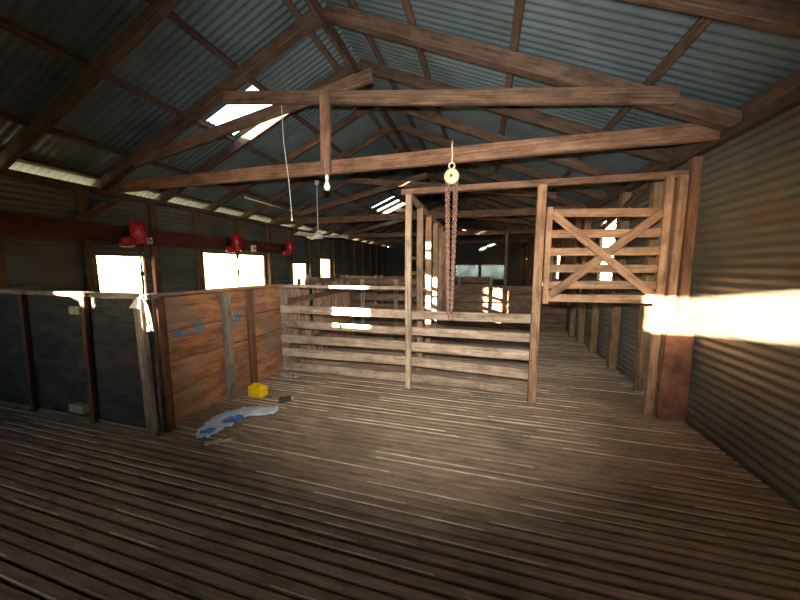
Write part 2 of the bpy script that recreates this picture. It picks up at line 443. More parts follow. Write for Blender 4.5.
def window_end(x0, x1, z0, z1):
    global wn; wn += 1
    y = YE; e = bpy.data.objects.new('window_%d' % wn, None); e.location = ((x0+x1)/2, y, z0); col.objects.link(e); e['kind'] = 'structure'
    mb = MB(); t = .07
    mb.board((x0-t/2, y-.03, z0-t), (x0-t/2, y-.03, z1+t), t, .05, up=(0, 1, 0)); mb.board((x1+t/2, y-.03, z0-t), (x1+t/2, y-.03, z1+t), t, .05, up=(0, 1, 0))
    mb.board((x0, y-.03, z0-t/2), (x1, y-.03, z0-t/2), .06, t); mb.board((x0, y-.03, z1+t/2), (x1, y-.03, z1+t/2), .05, t)
    mb.build('window_frame', M['stud'], e)
    mb = MB(); mb.ring_tube([[(x0, y-.002, z0), (x1, y-.002, z0), (x1, y+.002, z0), (x0, y+.002, z0)], [(x0, y-.002, z1), (x1, y-.002, z1), (x1, y+.002, z1), (x0, y+.002, z1)]], 4)
    mb.build('pane', M['dirtyglass'], e)
window_end(-1.5, -.3, .86, 1.6); window_end(-.14, 1.08, .86, 1.6)

# ------------------------------------------------------------------ roof frame
def rafter_mb(side, y, w=.06, d=.125):
    mb = MB()
    if side == 'L':
        x0 = XL-.1; mb.board((x0, y, zroofL(x0)-.075-.035), (XC-.055, y, zroofL(XC-.035)-.075-.035), w, d, wob=.003)
    else:
        x0 = XR+.1; mb.board((x0, y, zroofR(x0)-.075-.035), (XC+.055, y, zroofR(XC+.035)-.075-.035), w, d, wob=.003)
    return mb
ys = [.35, 1.28, 2.22, 3.16, 4.01, 4.94, 5.86, 6.87, 7.80, 8.75, 9.68, 10.62, 11.56, 12.5, 13.43, 14.36, 15.3, 16.2]
TR = {3.16: 'nearest roof truss, carrying the chain hoist and the bare bulb', 6.87: 'second roof truss, behind the chain hoist truss and near the ceiling fan',
      10.62: 'third roof truss, halfway down the dark shed', 14.36: 'last roof truss before the far end wall'}
k = 0
for y in ys:
    if y in TR:
        e = empty('roof_truss', (XC, y, 2.5), TR[y], 'roof truss', 'roof trusses with tie beams')
        w = .1 if y < 4 else .06
        rafter_mb('L', y, w).build('rafter', M['rafter'], e); rafter_mb('R', y, w).build('rafter', M['rafter'], e)
        yt = y+.095 if y < 4 else y-.07
        MB().board((XL+.08, yt, 2.655), (XR-.05, yt, 2.63), .06, .145, wob=.004).build('tie_beam', M['tie'] if y < 4 else M['frame'], e)
        # crossing braces
        if y < 4:
            MB().board((-4.55, y-.075, 2.885), (-1.15, y-.075, 3.44), .045, .125, wob=.003).build('brace', M['frame'], e)
            MB().board((-2.95, y-.125, 3.445), (1.44, y-.125, 2.845), .045, .13, wob=.003).build('brace', M['frame'], e)
        else:
            MB().board((XL+.12, y-.13, 2.64), (-1.25, y-.13, 3.50), .045, .125, wob=.003).build('brace', M['frame'], e)
            MB().board((-3.12, y-.18, 3.52), (1.33, y-.18, 2.9), .045, .13, wob=.003).build('brace', M['frame'], e)
        if y < 4:
            MB().board((-1.638, y-.19, 2.47), (-1.625, y-.19, 3.30), .055, .105, up=(1, 0, 0), wob=.002).build('king_post', M['tie'], e)
        continue
    k += 1
    lab = 'plain pair of rafters overhead, in front of the chain hoist truss' if y < 3 else '%s plain pair of rafters behind the chain hoist truss' % ORD[k-4]
    if y < 3: lab = ['pair of rafters overhead nearest the viewer', 'pair of rafters overhead, second from the viewer', 'pair of rafters overhead just in front of the chain hoist truss'][k-1]
    e = empty('rafter_pair', (XC, y, 2.6), lab, 'rafters', 'plain rafter pairs')
    rafter_mb('L', y).build('rafter', M['rafter'], e); rafter_mb('R', y).build('rafter', M['rafter'], e)

def purlin(x, side, lab):
    z = (zroofL(x) if side == 'L' else zroofR(x))-.012
    tilt = Vector((-K, 0, 1)) if side == 'L' else Vector((K, 0, 1))
    one('roof_purlin', 'rafter', (x, YF, z), (x, YE, z), .07, .045, lab, 'purlin', 'roof purlins', up=tilt)
for x, s, l in [(-4.72, 'L', 'lowest roof purlin on the left slope, above the shearing motors'), (-3.76, 'L', 'roof purlin along the lower edge of the bright roof opening'),
                (-2.86, 'L', 'roof purlin along the upper edge of the bright roof opening'), (-2.0, 'L', 'roof purlin just left of the ridge board'),
                (-1.35, 'R', 'roof purlin just right of the ridge board'), (-.75, 'R', 'second roof purlin down the right slope from the ridge board'),
                (.2, 'R', 'middle roof purlin on the right slope'), (1.27, 'R', 'lowest roof purlin on the right slope, above the lift gate')]:
    purlin(x, s, l)
one('ridge_board', 'rafter', (XC, YF, zroofL(XC)-.17), (XC, YE, zroofL(XC)-.17), .04, .15, 'dark ridge board running along the peak of the roof', 'ridge board')

# ------------------------------------------------------------------ wall studs
def stud(x, y, z1, lab, grp, w=.09, d=.08, mat='stud', lean=0.):
    one('wall_post', mat, (x, y, 0), (x+lean, y, z1), d, w, lab, 'wall post', grp, up=(0, 1, 0), wob=.006)
xl = XL+.06
LS = [(.6, None), (1.5, None), (2.1, None), (2.93, 'dark wall post left of the nearest left window'), (3.83, 'dark wall post just right of the nearest left window'),
      (4.64, 'dark wall post left of the wide bright window'), (5.6, None), (6.66, 'wall post just right of the wide bright window'), (7.55, 'wall post left of the third bright window on the left wall'),
      (8.55, 'wall post between the third and fourth bright windows on the left wall'), (9.08, 'slim wall post hard against the fourth bright window'), (10.15, 'wall post just beyond the fourth bright window')]
for y, l in LS:
    if l is None:
        if y == 5.6:
            one('wall_post', 'stud', (xl, y, 1.83), (xl, y, 2.53), .08, .07, 'short wall post above the wide bright window', 'wall post', 'posts of the left wall', up=(0, 1, 0)); continue
        l = {.6: 'left wall post farthest towards the viewer, before the shearing pens', 1.5: 'left wall post beside the near end of the dark front pen', 2.1: 'left wall post behind the dark front pen panel'}[y]
    stud(xl, y, 2.53, l, 'posts of the left wall', .1 if y in (3.83, 4.64, 6.66) else .07)
y = 11.0; i = 0
while y < 16.9:
    stud(xl, y, 2.53, '%s dark wall post beyond the last left window' % ORD[i], 'posts of the left wall', .07); y += .95; i += 1
one('wall_brace', 'stud', (XL+.13, 2.55, 1.93), (XL+.13, 3.3, 2.5), .05, .09, 'diagonal timber brace on the left wall above the nearest window', 'brace')
xr = XR-.07
RS = [(.5, 'right wall post farthest towards the viewer'), (1.55, 'right wall post before the sunlit iron sheet'), (2.0, 'right wall post on the viewer side of the sunlit iron sheet'),
      (4.2, 'pale wall post just behind the lift gate, first of the right wall row'), (5.03, 'second pale post of the right wall row behind the lift gate'),
      (5.30, None), (5.87, 'third pale post of the right wall row, under the tall right window'), (6.6, 'fourth pale post of the right wall row'), (7.2, 'fifth pale post of the right wall row, before the low cross partition'),
      (8.4, 'right wall post before the small far right window'), (9.55, 'right wall post after the small far right window'), (10.6, 'first right wall post past the small far window'),
      (11.7, 'second right wall post past the small far window'), (12.8, 'third right wall post past the small far window'), (13.9, 'fourth right wall post past the small far window'), (15.0, 'fifth right wall post past the small far window')]
for y, l in RS:
    if l is None: continue
    if y == 5.87: stud(xr, y, 1.2, l, 'posts of the right wall', .09, .1, 'studp'); continue
    stud(xr, y, 2.53, l, 'posts of the right wall', .1, .1, 'studp' if 4 < y < 8 else 'stud', lean=.0)
one('wall_brace', 'stud', (XR-.09, 4.3, 2.5), (XR-.09, 6.4, 1.95), .04, .08, 'sloping timber brace high on the right wall behind the lift gate', 'brace')

# shaft beam along left wall
one('shaft_beam', 'shaft', (XL+.16, 1.0, 1.985), (XL+.16, 7.5, 1.985), .06, .25, 'dark red-brown beam along the left wall carrying the shearing motors', 'beam')

# ------------------------------------------------------------------ shearing motors
def motor(y, s, lab, lit=False):
    x = XL+.42
    e = empty('shearing_motor', (x, y, 1.85), lab, 'shearing motor', 'red shearing motors')
    g = MB(); g.lathe([(0, -.03), (.085, -.03), (.095, 0), (.095, .07), (.1, .08), (.1, .26), (.095, .27), (.088, .31), (.06, .33), (0, .335)], (x, y, 1.86), (0, 0, 1), 24)
    g.build('motor_housing', M['red'], e)
    g = MB(); g.lathe([(0, 0), (.055, 0), (.07, .02), (.07, .15), (.055, .18), (0, .18)], (x, y-.07, 1.87), (0, -1, -.1), 20)
    g.board((x, y-.1, 1.90), (x, y-.24, 1.86), .09, .1); g.build('gear_case', M['red'], e)
    g = MB(); g.board((XL+.2, y, 2.02), (x-.05, y, 2.0), .08, .03); g.board((XL+.2, y-.03, 1.9), (XL+.2, y+.03, 2.1), .02, .16); g.build('bracket', M['steel'], e)
    g = MB(); g.lathe([(0, 0), (.05, 0), (.05, -.05), (.03, -.09), (.03, -.14), (.02, -.16), (0, -.16)], (x, y, 1.84)); g.build('drive_head', M['steel'], e)
    g = MB(); g.tube([(x, y, 1.7), (x, y-.005, 1.5), (x+.01, y-.01, 1.38)], .011, 8); g.tube([(x+.01, y-.01, 1.38), (x+.015, y-.012, 1.25), (x+.015, y-.02, 1.12), (x+.01, y-.02, .9)], .014, 8)
    g.lathe([(.011, 0), (.022, .02), (.022, .06), (.011, .08)], (x+.01, y-.01, 1.36)); g.build('downtube', M['steel'], e)
    g = MB(); g.lathe([(.008, 0), (.016, .02), (.016, .06), (.01, .08)], (x, y+.12, 1.90), (0, .3, 1)); g.tube([(x, y+.05, 1.95), (x, y+.12, 1.92), (x-.01, y+.16, 1.86)], .008, 6); g.build('pull_switch', M['brass'], e)
motor(3.36, 1, 'red shearing motor nearest the viewer, above the nearest left window')
motor(5.22, 1, 'middle red shearing motor, above the wide bright window')
motor(7.02, 1, 'farthest red shearing motor, beyond the wide bright window')
def box(name, mat, c, s, lab, cat, grp=None, parent=None, ch=.008):
    g = MB(); g.board((c[0], c[1]-s[1]/2, c[2]), (c[0], c[1]+s[1]/2, c[2]), s[0], s[2], ch=ch)
    o = g.build(name, M[mat], parent, (c[0], c[1], c[2]-s[2]/2))
    if lab: tag(o, lab, cat, grp)
    return o
o = box('switch_box', 'white', (XL+.22, 5.92, 1.93), (.06, .1, .15), 'small white switch box on the shaft beam right of the middle motor', 'switch box')
box('toggle', 'steel', (XL+.258, 5.92, 1.93), (.015, .03, .045), None, None, parent=o, ch=.003)
o = box('switch_box', 'white', (XL+.22, 3.64, 1.92), (.05, .06, .1), 'small white switch box beside the nearest red shearing motor', 'switch box')
box('toggle', 'steel', (XL+.253, 3.64, 1.92), (.015, .02, .03), None, None, parent=o, ch=.003)
for i, (y, l) in enumerate([(7.86, 'dark round-topped bottle on the sill of the third left window'), (8.24, 'shorter dark bottle at the right end of the third left window sill')]):
    g = MB(); g.lathe([(0, 0), (.05, 0), (.055, .03), (.055, .12), (.045, .16), (.02, .19), (.018, .22), (0, .22)], (XL+.09, y, 0.955)); tag(g.build('bottle', M['bottle'], None, (XL+.09, y, .955)), l, 'bottle', 'bottles on the window sill')
one('window_ledge', 'stud', (XL+.1, 7.6, .935), (XL+.1, 8.5, .935), .13, .035, 'narrow timber ledge under the third left window', 'ledge')

# ------------------------------------------------------------------ near pen (left)
e = empty('sheet_partition', (-4.0, 1.88, 0), 'dark grey-green pen front panel at the left, with pale top rail', 'partition')
for x0, x1 in [(-5.3, -4.475), (-4.475, -3.567), (-3.567, -2.79)]:
    MB().board((x0, 1.90, .62), (x1, 1.90, .62), .018, 1.2, wob=.0).build('sheet', M['penfront'], e)
MB().board((-5.3, 1.885, 1.252), (-2.70, 1.875, 1.252), .09, .04, wob=.002).build('top_rail', M['grey'], e)
MB().board((-3.60, 1.865, 0), (-3.535, 1.865, 1.23), .055, .04, up=(0, 1, 0), wob=.002).build('batten', M['post'], e)
MB().board((-4.5, 1.865, 0), (-4.45, 1.865, 1.23), .055, .04, up=(0, 1, 0), wob=.002).build('batten', M['post'], e)
one('corner_post', 'grey', (-2.80, 1.845, 0), (-2.82, 1.845, 1.226), .095, .04, 'whitish grey corner post between the dark pen front and the orange board side', 'post', up=(0, 1, 0))
e = empty('plank_partition', (-2.75, 2.8, 0), 'orange-brown board side of the near pen with blue paint marks', 'partition')
z = .01
for h in (.3, .31, .29, .315):
    MB().board((-2.785, 1.93, z+h/2), (-2.785, 3.66, z+h/2), .022, h-.006, wob=.0015).build('board', M['penside'], e); z += h
MB().board((-2.79, 1.93, 1.255), (-2.79, 3.66, 1.245), .07, .03, wob=.001).build('cap_rail', M['penside'], e)
for y, w, m in [(1.955, .075, 'post'), (2.665, .105, 'grey'), (3.02, .09, 'post')]:
    MB().board((-2.745, y, 0), (-2.745, y, 1.23), .045, w, up=(0, 1, 0), wob=.003).build('upright', M[m], e)
def paint_blob(y0, y1, z0, z1, n, seed):
    rr = random.Random(seed); g = MB(); x = -2.7725
    c = ((y0+y1)/2, (z0+z1)/2); pts = []
    N = 22
    for i in range(N):
        a = 6.2832*i/N; f = rr.uniform(.75, 1.05); pts.append((x, c[0]+(y1-y0)/2*f*math.cos(a), c[1]+(z1-z0)/2*f*math.sin(a)))
    b = len(g.v); g.v += pts; g.face(list(range(b, b+N)), [(p[1], p[2]) for p in pts]); return g
paint_blob(2.27, 2.42, .82, .98, 0, 3).build('paint_mark', M['bluepaint'], e)
paint_blob(2.05, 2.30, .83, .91, 0, 4).build('paint_mark', M['bluepaint'], e)
paint_blob(2.78, 2.9, .84, .97, 0, 5).build('paint_mark', M['bluepaint'], e)
paint_blob(3.1, 3.2, 1.0, 1.1, 0, 6).build('paint_mark', M['bluepaint'], e)
# white triangle and cord loop at the pen corner
g = MB(); pts = [(-2.885, 1.815, 1.155), (-2.755, 1.815, 1.155), (-2.765, 1.825, 1.245), (-2.80, 1.825, 1.25)]
g.ring_tube([[Vector(p)+Vector((0, -.006, 0)) for p in pts], [Vector(p)+Vector((0, .004, 0)) for p in pts]], 4)
tag(g.build('white_triangle', M['cloth'], None, (-2.8, 1.82, 1.155)), 'small white triangular piece at the pen corner', 'cloth scrap')
g = MB()
g.tube([(-2.72, 1.80, 1.268), (-2.70, 1.80, 1.245), (-2.66, 1.80, 1.19), (-2.635, 1.80, 1.10), (-2.615, 1.80, .97)], .0065, 8)
g.tube([(-2.72, 1.815, 1.27), (-2.69, 1.81, 1.22), (-2.675, 1.80, 1.14), (-2.665, 1.80, 1.05), (-2.66, 1.80, 1.0)], .0065, 8)
o = g.build('white_cord', M['rope'], None, (-2.7, 1.8, .97)); tag(o, 'looped white cord draped over the corner of the near pen', 'cord')
MB().lathe([(0, -.03), (.016, -.02), (.018, 0), (.008, .03), (0, .03)], (-2.66, 1.80, .99)).build('cord_tag', M['cloth'], o)
box('painted_block', 'paleblock', (-3.72, 1.83, .15), (.2, .05, .08), 'pale green painted block against the dark pen front by the floor', 'block')
box('painted_block', 'paleblock', (-3.63, 1.845, 1.10), (.14, .03, .07), 'pale painted plate near the top of the dark pen front', 'plate')

# ------------------------------------------------------------------ rail fence
YB = 3.56
e = empty('rail_fence', (-1.0, YB, 0), 'long weathered five-rail timber fence across the middle of the shed', 'rail fence')
def rail(x0, z0, x1, z1, h, m='rail', th=.03, yy=YB):
    MB().board((x0, yy, z0), (x1, yy, z1), th, h, wob=.0035).build('rail', M[m], e)
rail(-2.74, 1.243, -.9, 1.243, .04, th=.07)
for zl, zm, zr, h in [(.925, .915, .925, .105), (.712, .712, .71, .10), (.50, .518, .512, .115), (.31, .325, .29, .115), (.10, .118, .10, .112)]:
    rail(-2.72, zl, -.868, zm, h); rail(-.866, zm, .6, zr, h)
MB().board((-.872, YB-.05, 0), (-.868, YB-.05, 2.34), .07, .06, up=(0, 1, 0), wob=.003).build('tall_post', M['rail'], e)
MB().board((-2.70, YB+.05, 0), (-2.70, YB+.05, 1.22), .07, .06, up=(0, 1, 0), wob=.003).build('post', M['grey'], e)
MB().board((-1.8, YB+.05, 0), (-1.8, YB+.05, .2), .07, .06, up=(0, 1, 0), wob=.003).build('post', M['grey'], e) if False else None

# lift gate frame
e = empty('gate_frame', (.56, 3.5, 0), 'tall timber gateway frame with its long head beam, right of the fence', 'gateway frame')
MB().board((.552, 3.49, 0), (.556, 3.49, 2.34), .085, .07, up=(0, 1, 0), wob=.003).build('post', M['gate'], e)
MB().board((-.96, 3.53, 2.375), (1.80, 3.53, 2.365), .06, .065, wob=.003).build('head_beam', M['tie'], e)
MB().board((1.645, 3.47, 0), (1.645, 3.47, 2.34), .07, .05, up=(0, 1, 0), wob=.002).build('guide_post', M['gate'], e)
MB().board((1.75, 3.49, 0), (1.755, 3.49, 2.34), .07, .05, up=(0, 1, 0), wob=.002).build('guide_post', M['gate'], e)
MB().board((1.70, 3.52, 0), (1.70, 3.52, 2.3), .06, .03, up=(0, 1, 0), wob=.002).build('guide_strip', M['post'], e)
e = empty('lift_gate', (1.1, 3.43, 1.13), 'raised timber lift gate with crossed braces between tall posts', 'lift gate')
for z0, z1 in [(2.045, 2.005), (1.835, 1.82), (1.655, 1.65), (1.484, 1.485), (1.312, 1.33), (1.18, 1.193)]:
    MB().board((.60, 3.425, z0), (1.64, 3.425, z1), .022, .08, wob=.002).build('rail', M['gate'], e)
MB().board((.625, 3.40, 1.12), (.625, 3.40, 2.10), .055, .024, up=(0, 1, 0)).build('stile', M['gate'], e)
MB().board((1.615, 3.40, 1.12), (1.615, 3.40, 2.08), .06, .024, up=(0, 1, 0)).build('stile', M['gate'], e)
MB().board((.66, 3.401, 1.20), (1.575, 3.401, 2.0), .022, .08, wob=.002).build('brace', M['gate'], e)
MB().board((.65, 3.385, 2.03), (1.59, 3.385, 1.2), .022, .075, wob=.002).build('brace', M['gate'], e)

# big post on right wall with rust sheet, rope coil
one('wall_post', 'post', (1.86, 3.52, 0), (1.85, 3.52, 2.5), .075, .09, 'heavy brown post beside the lift gate at the edge of the sunlit patch', 'wall post', 'posts of the right wall', up=(0, 1, 0))
g = MB(); g.ring_tube([[(x0, 3.425, z), (x1, 3.415, z-.01*(z > 0)), (x1, 3.44, z-.01*(z > 0)), (x0, 3.45, z)] for x0, x1, z in [(1.705, 1.935, .0), (1.70, 1.935, .3), (1.71, 1.93, .6), (1.715, 1.93, .84), (1.74, 1.925, .90), (1.79, 1.88, .93)]], 4)
tag(g.build('rusty_sheet', M['rust'], None, (1.83, 3.43, 0)), 'rust-brown sheet standing against the foot of the heavy right post', 'metal sheet')
g = MB()
for j in range(5):
    r = .045+.012*(j % 3); n = 20
    g.tube([(1.70+r*math.cos(6.2832*i/n), 3.40-.009*j, 1.02+1.15*r*math.sin(6.2832*i/n)) for i in range(n)], .008, 6, closed=True)
g.tube([(1.70, 3.38, 1.06), (1.66, 3.38, 1.1), (1.60, 3.38, 1.11)], .006, 6)
tag(g.build('hanging_rope_coil', M['brownrope'], None, (1.7, 3.38, .95)), 'brown rope coil hung on the guide post inside the sunlit patch', 'rope')

# ------------------------------------------------------------------ race side (palings into depth)
e = empty('race_fence', (-.87, 5, 0), 'tall race fence of upright posts running back from the tall middle post', 'race fence')
for y, w, d, zt in [(4.12, .085, .05, 2.3), (4.78, .09, .05, 2.3), (5.45, .085, .05, 2.28), (6.1, .08, .05, 2.28), (6.75, .08, .05, 2.28), (7.35, .08, .05, 2.28)]:
    MB().board((-.855, y, 0), (-.855, y, zt), w, d, up=(0, 1, 0), wob=.004).build('upright', M['race'], e)
MB().board((-.87, 3.57, 2.325), (-.87, 7.45, 2.31), .045, .08, wob=.003).build('top_rail', M['race'], e)
for z, h in [(.2, .09), (.5, .09), (.8, .09), (1.12, .07), (1.42, .05), (1.62, .04)]:
    MB().board((-.93, 3.65, z), (-.93, 7.45, z), .022, h, wob=.003).build('rail', M['race'], e)
MB().board((-.93, 3.75, .98), (-.93, 4.9, .30), .022, .07, wob=.003, up=(0, 0, 1)).build('brace', M['race'], e) if False else None

# cross partition at y=7.5
e = empty('cross_partition', (.5, 7.5, 0), 'low brown plank partition closing the race, striped by sunlight', 'partition')
z = .01
for h in (.2, .22, .2, .22, .21):
    MB().board((-.95, 7.54, z+h/2), (1.84, 7.54, z+h/2), .025, h-.008, wob=.002).build('plank', M['dusty'], e); z += h
for x in (-.8, .62, 1.3):
    MB().board((x, 7.575, 0), (x, 7.575, 1.04), .08, .04, up=(0, 1, 0)).build('batten', M['dusty'], e)
one('far_post', 'frame', (.62, 9.5, 0), (.62, 9.5, 2.55), .08, .08, 'slender upright post standing beyond the low plank partition', 'post', up=(0, 1, 0))

# side partition x=-2.75 from y 3.7: upright boards with gaps
e = empty('board_partition', (-2.76, 4.6, 0), 'ragged partition of upright pinkish boards behind the left end of the fence', 'partition')
y = 3.66; rr = random.Random(9)
while y < 5.95:
    w = rr.uniform(.11, .16)
    if not (4.30 < y < 4.40):
        MB().board((-2.79, y+w/2, .02), (-2.79+rr.uniform(-.01, .01), y+w/2, rr.uniform(1.14, 1.24)), .02, w-.006, up=(0, 1, 0), wob=.002).build('board', M['pink'], e)
    y += w
MB().board((-2.76, 3.7, .99), (-2.76, 5.9, 1.05), .03, .09, wob=.004).build('batten', M['dusty'], e)
MB().board((-2.76, 3.7, .3), (-2.76, 5.9, .32), .03, .09, wob=.004).build('batten', M['dusty'], e)
e = empty('pen_back_fence', (-1.8, 6.0, 0), 'brown plank fence at the back of the middle pen, behind the rails', 'plank fence')
for z0, h in [(.12, .2), (.37, .2), (.62, .19), (.86, .14), (1.03, .1), (1.2, .12)]:
    MB().board((-2.72, 6.02, z0), (-.98, 6.02, z0+rr.uniform(-.01, .01)), .025, h, wob=.003).build('plank', M['dusty'] if z0 > .3 else M['pink'], e)
for x in (-2.5, -1.75, -1.0):
    MB().board((x, 5.98, 0), (x, 5.98, 1.24), .09, .04, up=(0, 1, 0), wob=.003).build('post', M['grey'], e)
e = empty('far_pen_fence', (-3.6, 8.0, 0), 'far plank fence between the left windows and the middle pen', 'plank fence')
for z0, h in [(.2, .25), (.5, .25), (.8, .25), (1.08, .22)]:
    MB().board((-5.2, 8.05+.0, z0), (-2.9, 8.05, z0), .025, h, wob=.004).build('plank', M['dusty'], e)
for x in (-5.1, -4.0, -2.95):
    MB().board((x, 8.01, 0), (x, 8.01, 1.27), .08, .04, up=(0, 1, 0)).build('post', M['grey'], e)
e = empty('far_pen_fence', (-2.0, 10.5, 0), 'farthest plank fence, across the dark end of the shed', 'plank fence')
for z0, h in [(.2, .25), (.5, .25), (.8, .25), (1.07, .2)]:
    MB().board((-5.2, 10.5, z0), (.3, 10.5, z0), .025, h, wob=.004).build('plank', M['dusty'], e)
for x in (-5.0, -3.6, -2.2, -.8, .25):
    MB().board((x, 10.46, 0), (x, 10.46, 1.2), .08, .04, up=(0, 1, 0)).build('post', M['grey'], e)
# loose leaning board
one('leaning_board', 'dusty', (-2.66, 3.80, .0), (-2.72, 4.0, .62), .03, .08, 'short dark board leaning in the corner behind the fence', 'board', up=(0, 1, 0))

# ------------------------------------------------------------------ hanging things
# bare bulb
e = empty('bare_bulb', (-1.63, 2.97, 2.47), 'bare white light bulb in a holder under the king post', 'light bulb')
g = MB(); g.lathe([(0, 0), (.018, 0), (.02, -.03), (.017, -.06), (0, -.06)], (-1.63, 2.97, 2.47)); g.build('lamp_holder', M['white'], e)
g = MB(); g.lathe([(.015, 0), (.02, -.02), (.034, -.055), (.034, -.075), (.02, -.1), (0, -.105)], (-1.63, 2.97, 2.41)); g.build('bulb', M['bulb'], e)

# chain hoist
hx, hy = -.34, 3.17
e = empty('hanging_chain_hoist', (hx, hy, 2.4), 'cream round chain hoist with long pinkish chains hanging from the tie beam', 'chain hoist')
g = MB(); g.lathe([(0, -.045), (.05, -.045), (.068, -.035), (.074, -.01), (.074, .03), (.065, .04), (0, .045)], (hx, hy, 2.405), (0, -1, 0), 28)
g.build('wheel_cover', M['cream'], e)
g = MB(); g.lathe([(0, 0), (.016, 0), (.014, .008), (0, .01)], (hx, hy-.045, 2.405), (0, -1, 0), 12); g.build('axle_cap', M['brass'], e)
g = MB(); n = 20; g.tube([(hx+.028*math.cos(6.2832*i/n), hy-.02, 2.505+.03*math.sin(6.2832*i/n)) for i in range(n)], .0085, 8, closed=True)
g.tube([(hx, hy-.02, 2.53), (hx+.004, hy-.02, 2.60), (hx, hy-.02, 2.70), (hx, hy-.01, 2.745), (hx, hy+.09, 2.755)], .006, 8); g.build('hook', M['cream'], e)
def chain(x0, z0, x1, z1, y, r=.0055):
    g = MB(); L = math.hypot(x1-x0, z1-z0); n = int(L/.026)
    for i in range(n):
        t = (i+.5)/n; cx = x0+(x1-x0)*t; cz = z0+(z1-z0)*t; pts = []
        for k in range(10):
            a = 6.2832*k/10; u = .011*math.cos(a); w = .019*math.sin(a)
            pts.append((cx+u, y, cz+w) if i % 2 == 0 else (cx, y+u, cz+w))
        g.tube(pts, r*.8, 5, closed=True)
    return g
for x0, x1, z1, y in [(-.395, -.358, 1.02, hy), (-.368, -.345, .99, hy-.03), (-.312, -.322, 1.0, hy+.01), (-.285, -.31, 1.04, hy-.02)]:
    chain(x0, 2.35, x1, z1, y).build('chain', M['chain'], e)
g = MB(); g.tube([(-.335, hy, 1.02), (-.335, hy, .97), (-.32, hy, .945), (-.30, hy, .955), (-.298, hy, .975)], .009, 8); g.build('load_hook', M['chain'], e)

# ceiling fan
fx, fy = -3.66, 6.2
e = empty('ceiling_fan', (fx, fy, 2.2), 'white ceiling fan on a long rod beneath the left roof slope', 'ceiling fan')
g = MB(); g.lathe([(0, 0), (.05, 0), (.045, -.08), (.02, -.1), (0, -.1)], (fx, fy, 3.42)); g.build('canopy', M['white'], e)
g = MB(); g.tube([(fx, fy, 3.36), (fx, fy, 2.27)], .011, 8); g.build('rod', M['white'], e)
g = MB(); g.lathe([(0, .06), (.05, .06), (.11, .03), (.12, 0), (.12, -.05), (.08, -.08), (0, -.085)], (fx, fy, 2.22), n=28); g.build('motor_housing', M['white'], e)
for a in (20, 140, 260):
    t = math.radians(a); d = Vector((math.cos(t), math.sin(t), 0)); s = Vector((-math.sin(t), math.cos(t), .4)).normalized()
    g = MB(); c = Vector((fx, fy, 2.2))
    g.ring_tube([[c+d*r+s*w+Vector((0, 0, .004)), c+d*r-s*w+Vector((0, 0, .004)), c+d*r-s*w-Vector((0, 0, .004)), c+d*r+s*w-Vector((0, 0, .004))] for r, w in ((.1, .03), (.2, .06), (.66, .08), (.68, .06))], 4)
    g.build('blade', M['white'], e)

# fluorescent batten under left rafters
e = empty('fluorescent_light', (-4.55, 5.75, 2.9), 'long unlit fluorescent tube light under the left roof slope', 'strip light')
g = MB(); g.board((-4.58, 5.0, 2.885), (-4.58, 6.5, 2.885), .06, .035); g.build('batten', M['stud'], e)
g = MB(); g.tube([(-4.56, 5.06, 2.855), (-4.56, 6.44, 2.855)], .014, 10); g.build('tube', M['cream'], e)
g = MB()
for y in (5.04, 6.46): g.board((-4.56, y-.012, 2.865), (-4.56, y+.012, 2.865), .03, .05)
g.build('end_holder', M['white'], e)
# pull cord
g = MB(); g.tube([(-2.215, 3.06, 3.30), (-2.214, 3.07, 2.9), (-2.19, 3.10, 2.5), (-2.175, 3.10, 2.28), (-2.165, 3.10, 2.06)], .004, 6)
o = g.build('pull_cord', M['rope'], None, (-2.2, 3.08, 2.06)); tag(o, 'thin pale cord hanging past the tie beam left of the bulb', 'cord')
MB().lathe([(0, -.02), (.01, -.015), (.01, .015), (0, .02)], (-2.165, 3.10, 2.05)).build('cord_end', M['rope'], o)

# ------------------------------------------------------------------ floor litter
def crumple(name, mat, pts, h, seed, n=26, thick=.004):
    """flat crumpled sheet filling a polygon strip: pts = centre line [(x,y,halfwidth)]"""
    rr = random.Random(seed); top = []; N = 9
    secs = []
    for i in range(n):
        t = i/(n-1)*(len(pts)-1); k = min(int(t), len(pts)-2); f = t-k
        x = pts[k][0]+(pts[k+1][0]-pts[k][0])*f; y = pts[k][1]+(pts[k+1][1]-pts[k][1])*f; w = pts[k][2]+(pts[k+1][2]-pts[k][2])*f
        dx = pts[k+1][0]-pts[k][0]; dy = pts[k+1][1]-pts[k][1]; l = math.hypot(dx, dy)
        nx, ny = -dy/l, dx/l; w *= rr.uniform(.78, 1.15)
        row = []
        for j in range(N):
            v = j/(N-1)*2-1; z = .004+h*abs(math.sin(3.1*v+rr.uniform(-.5, .5)+i*.9))*rr.uniform(.25, 1)*(1-.6*abs(v))
            row.append((x+nx*w*v, y+ny*w*v, z))
        secs.append(row)
    g = MB()
    base = len(g.v)
    for r in secs: g.v += r
    for i in range(n-1):
        for j in range(N-1):
            a = base+i*N+j
            g.face([a, a+1, a+N+1, a+N], [(0, 0), (1, 0), (1, 1), (0, 1)], 0, True)
    o = g.build(name, mat, None, (pts[len(pts)//2][0], pts[len(pts)//2][1], 0))
    m = o.modifiers.new('s', 'SOLIDIFY'); m.thickness = thick; m.offset = 1
    return o
o = crumple('plastic_bag', M['bag'], [(-2.34, 1.93, .06), (-2.40, 2.10, .13), (-2.42, 2.28, .15), (-2.36, 2.40, .13), (-2.25, 2.47, .10), (-2.12, 2.51, .11), (-2.06, 2.58, .04)], .055, 4, 34)
tag(o, 'crumpled white and blue plastic bag lying on the slatted floor', 'plastic bag')
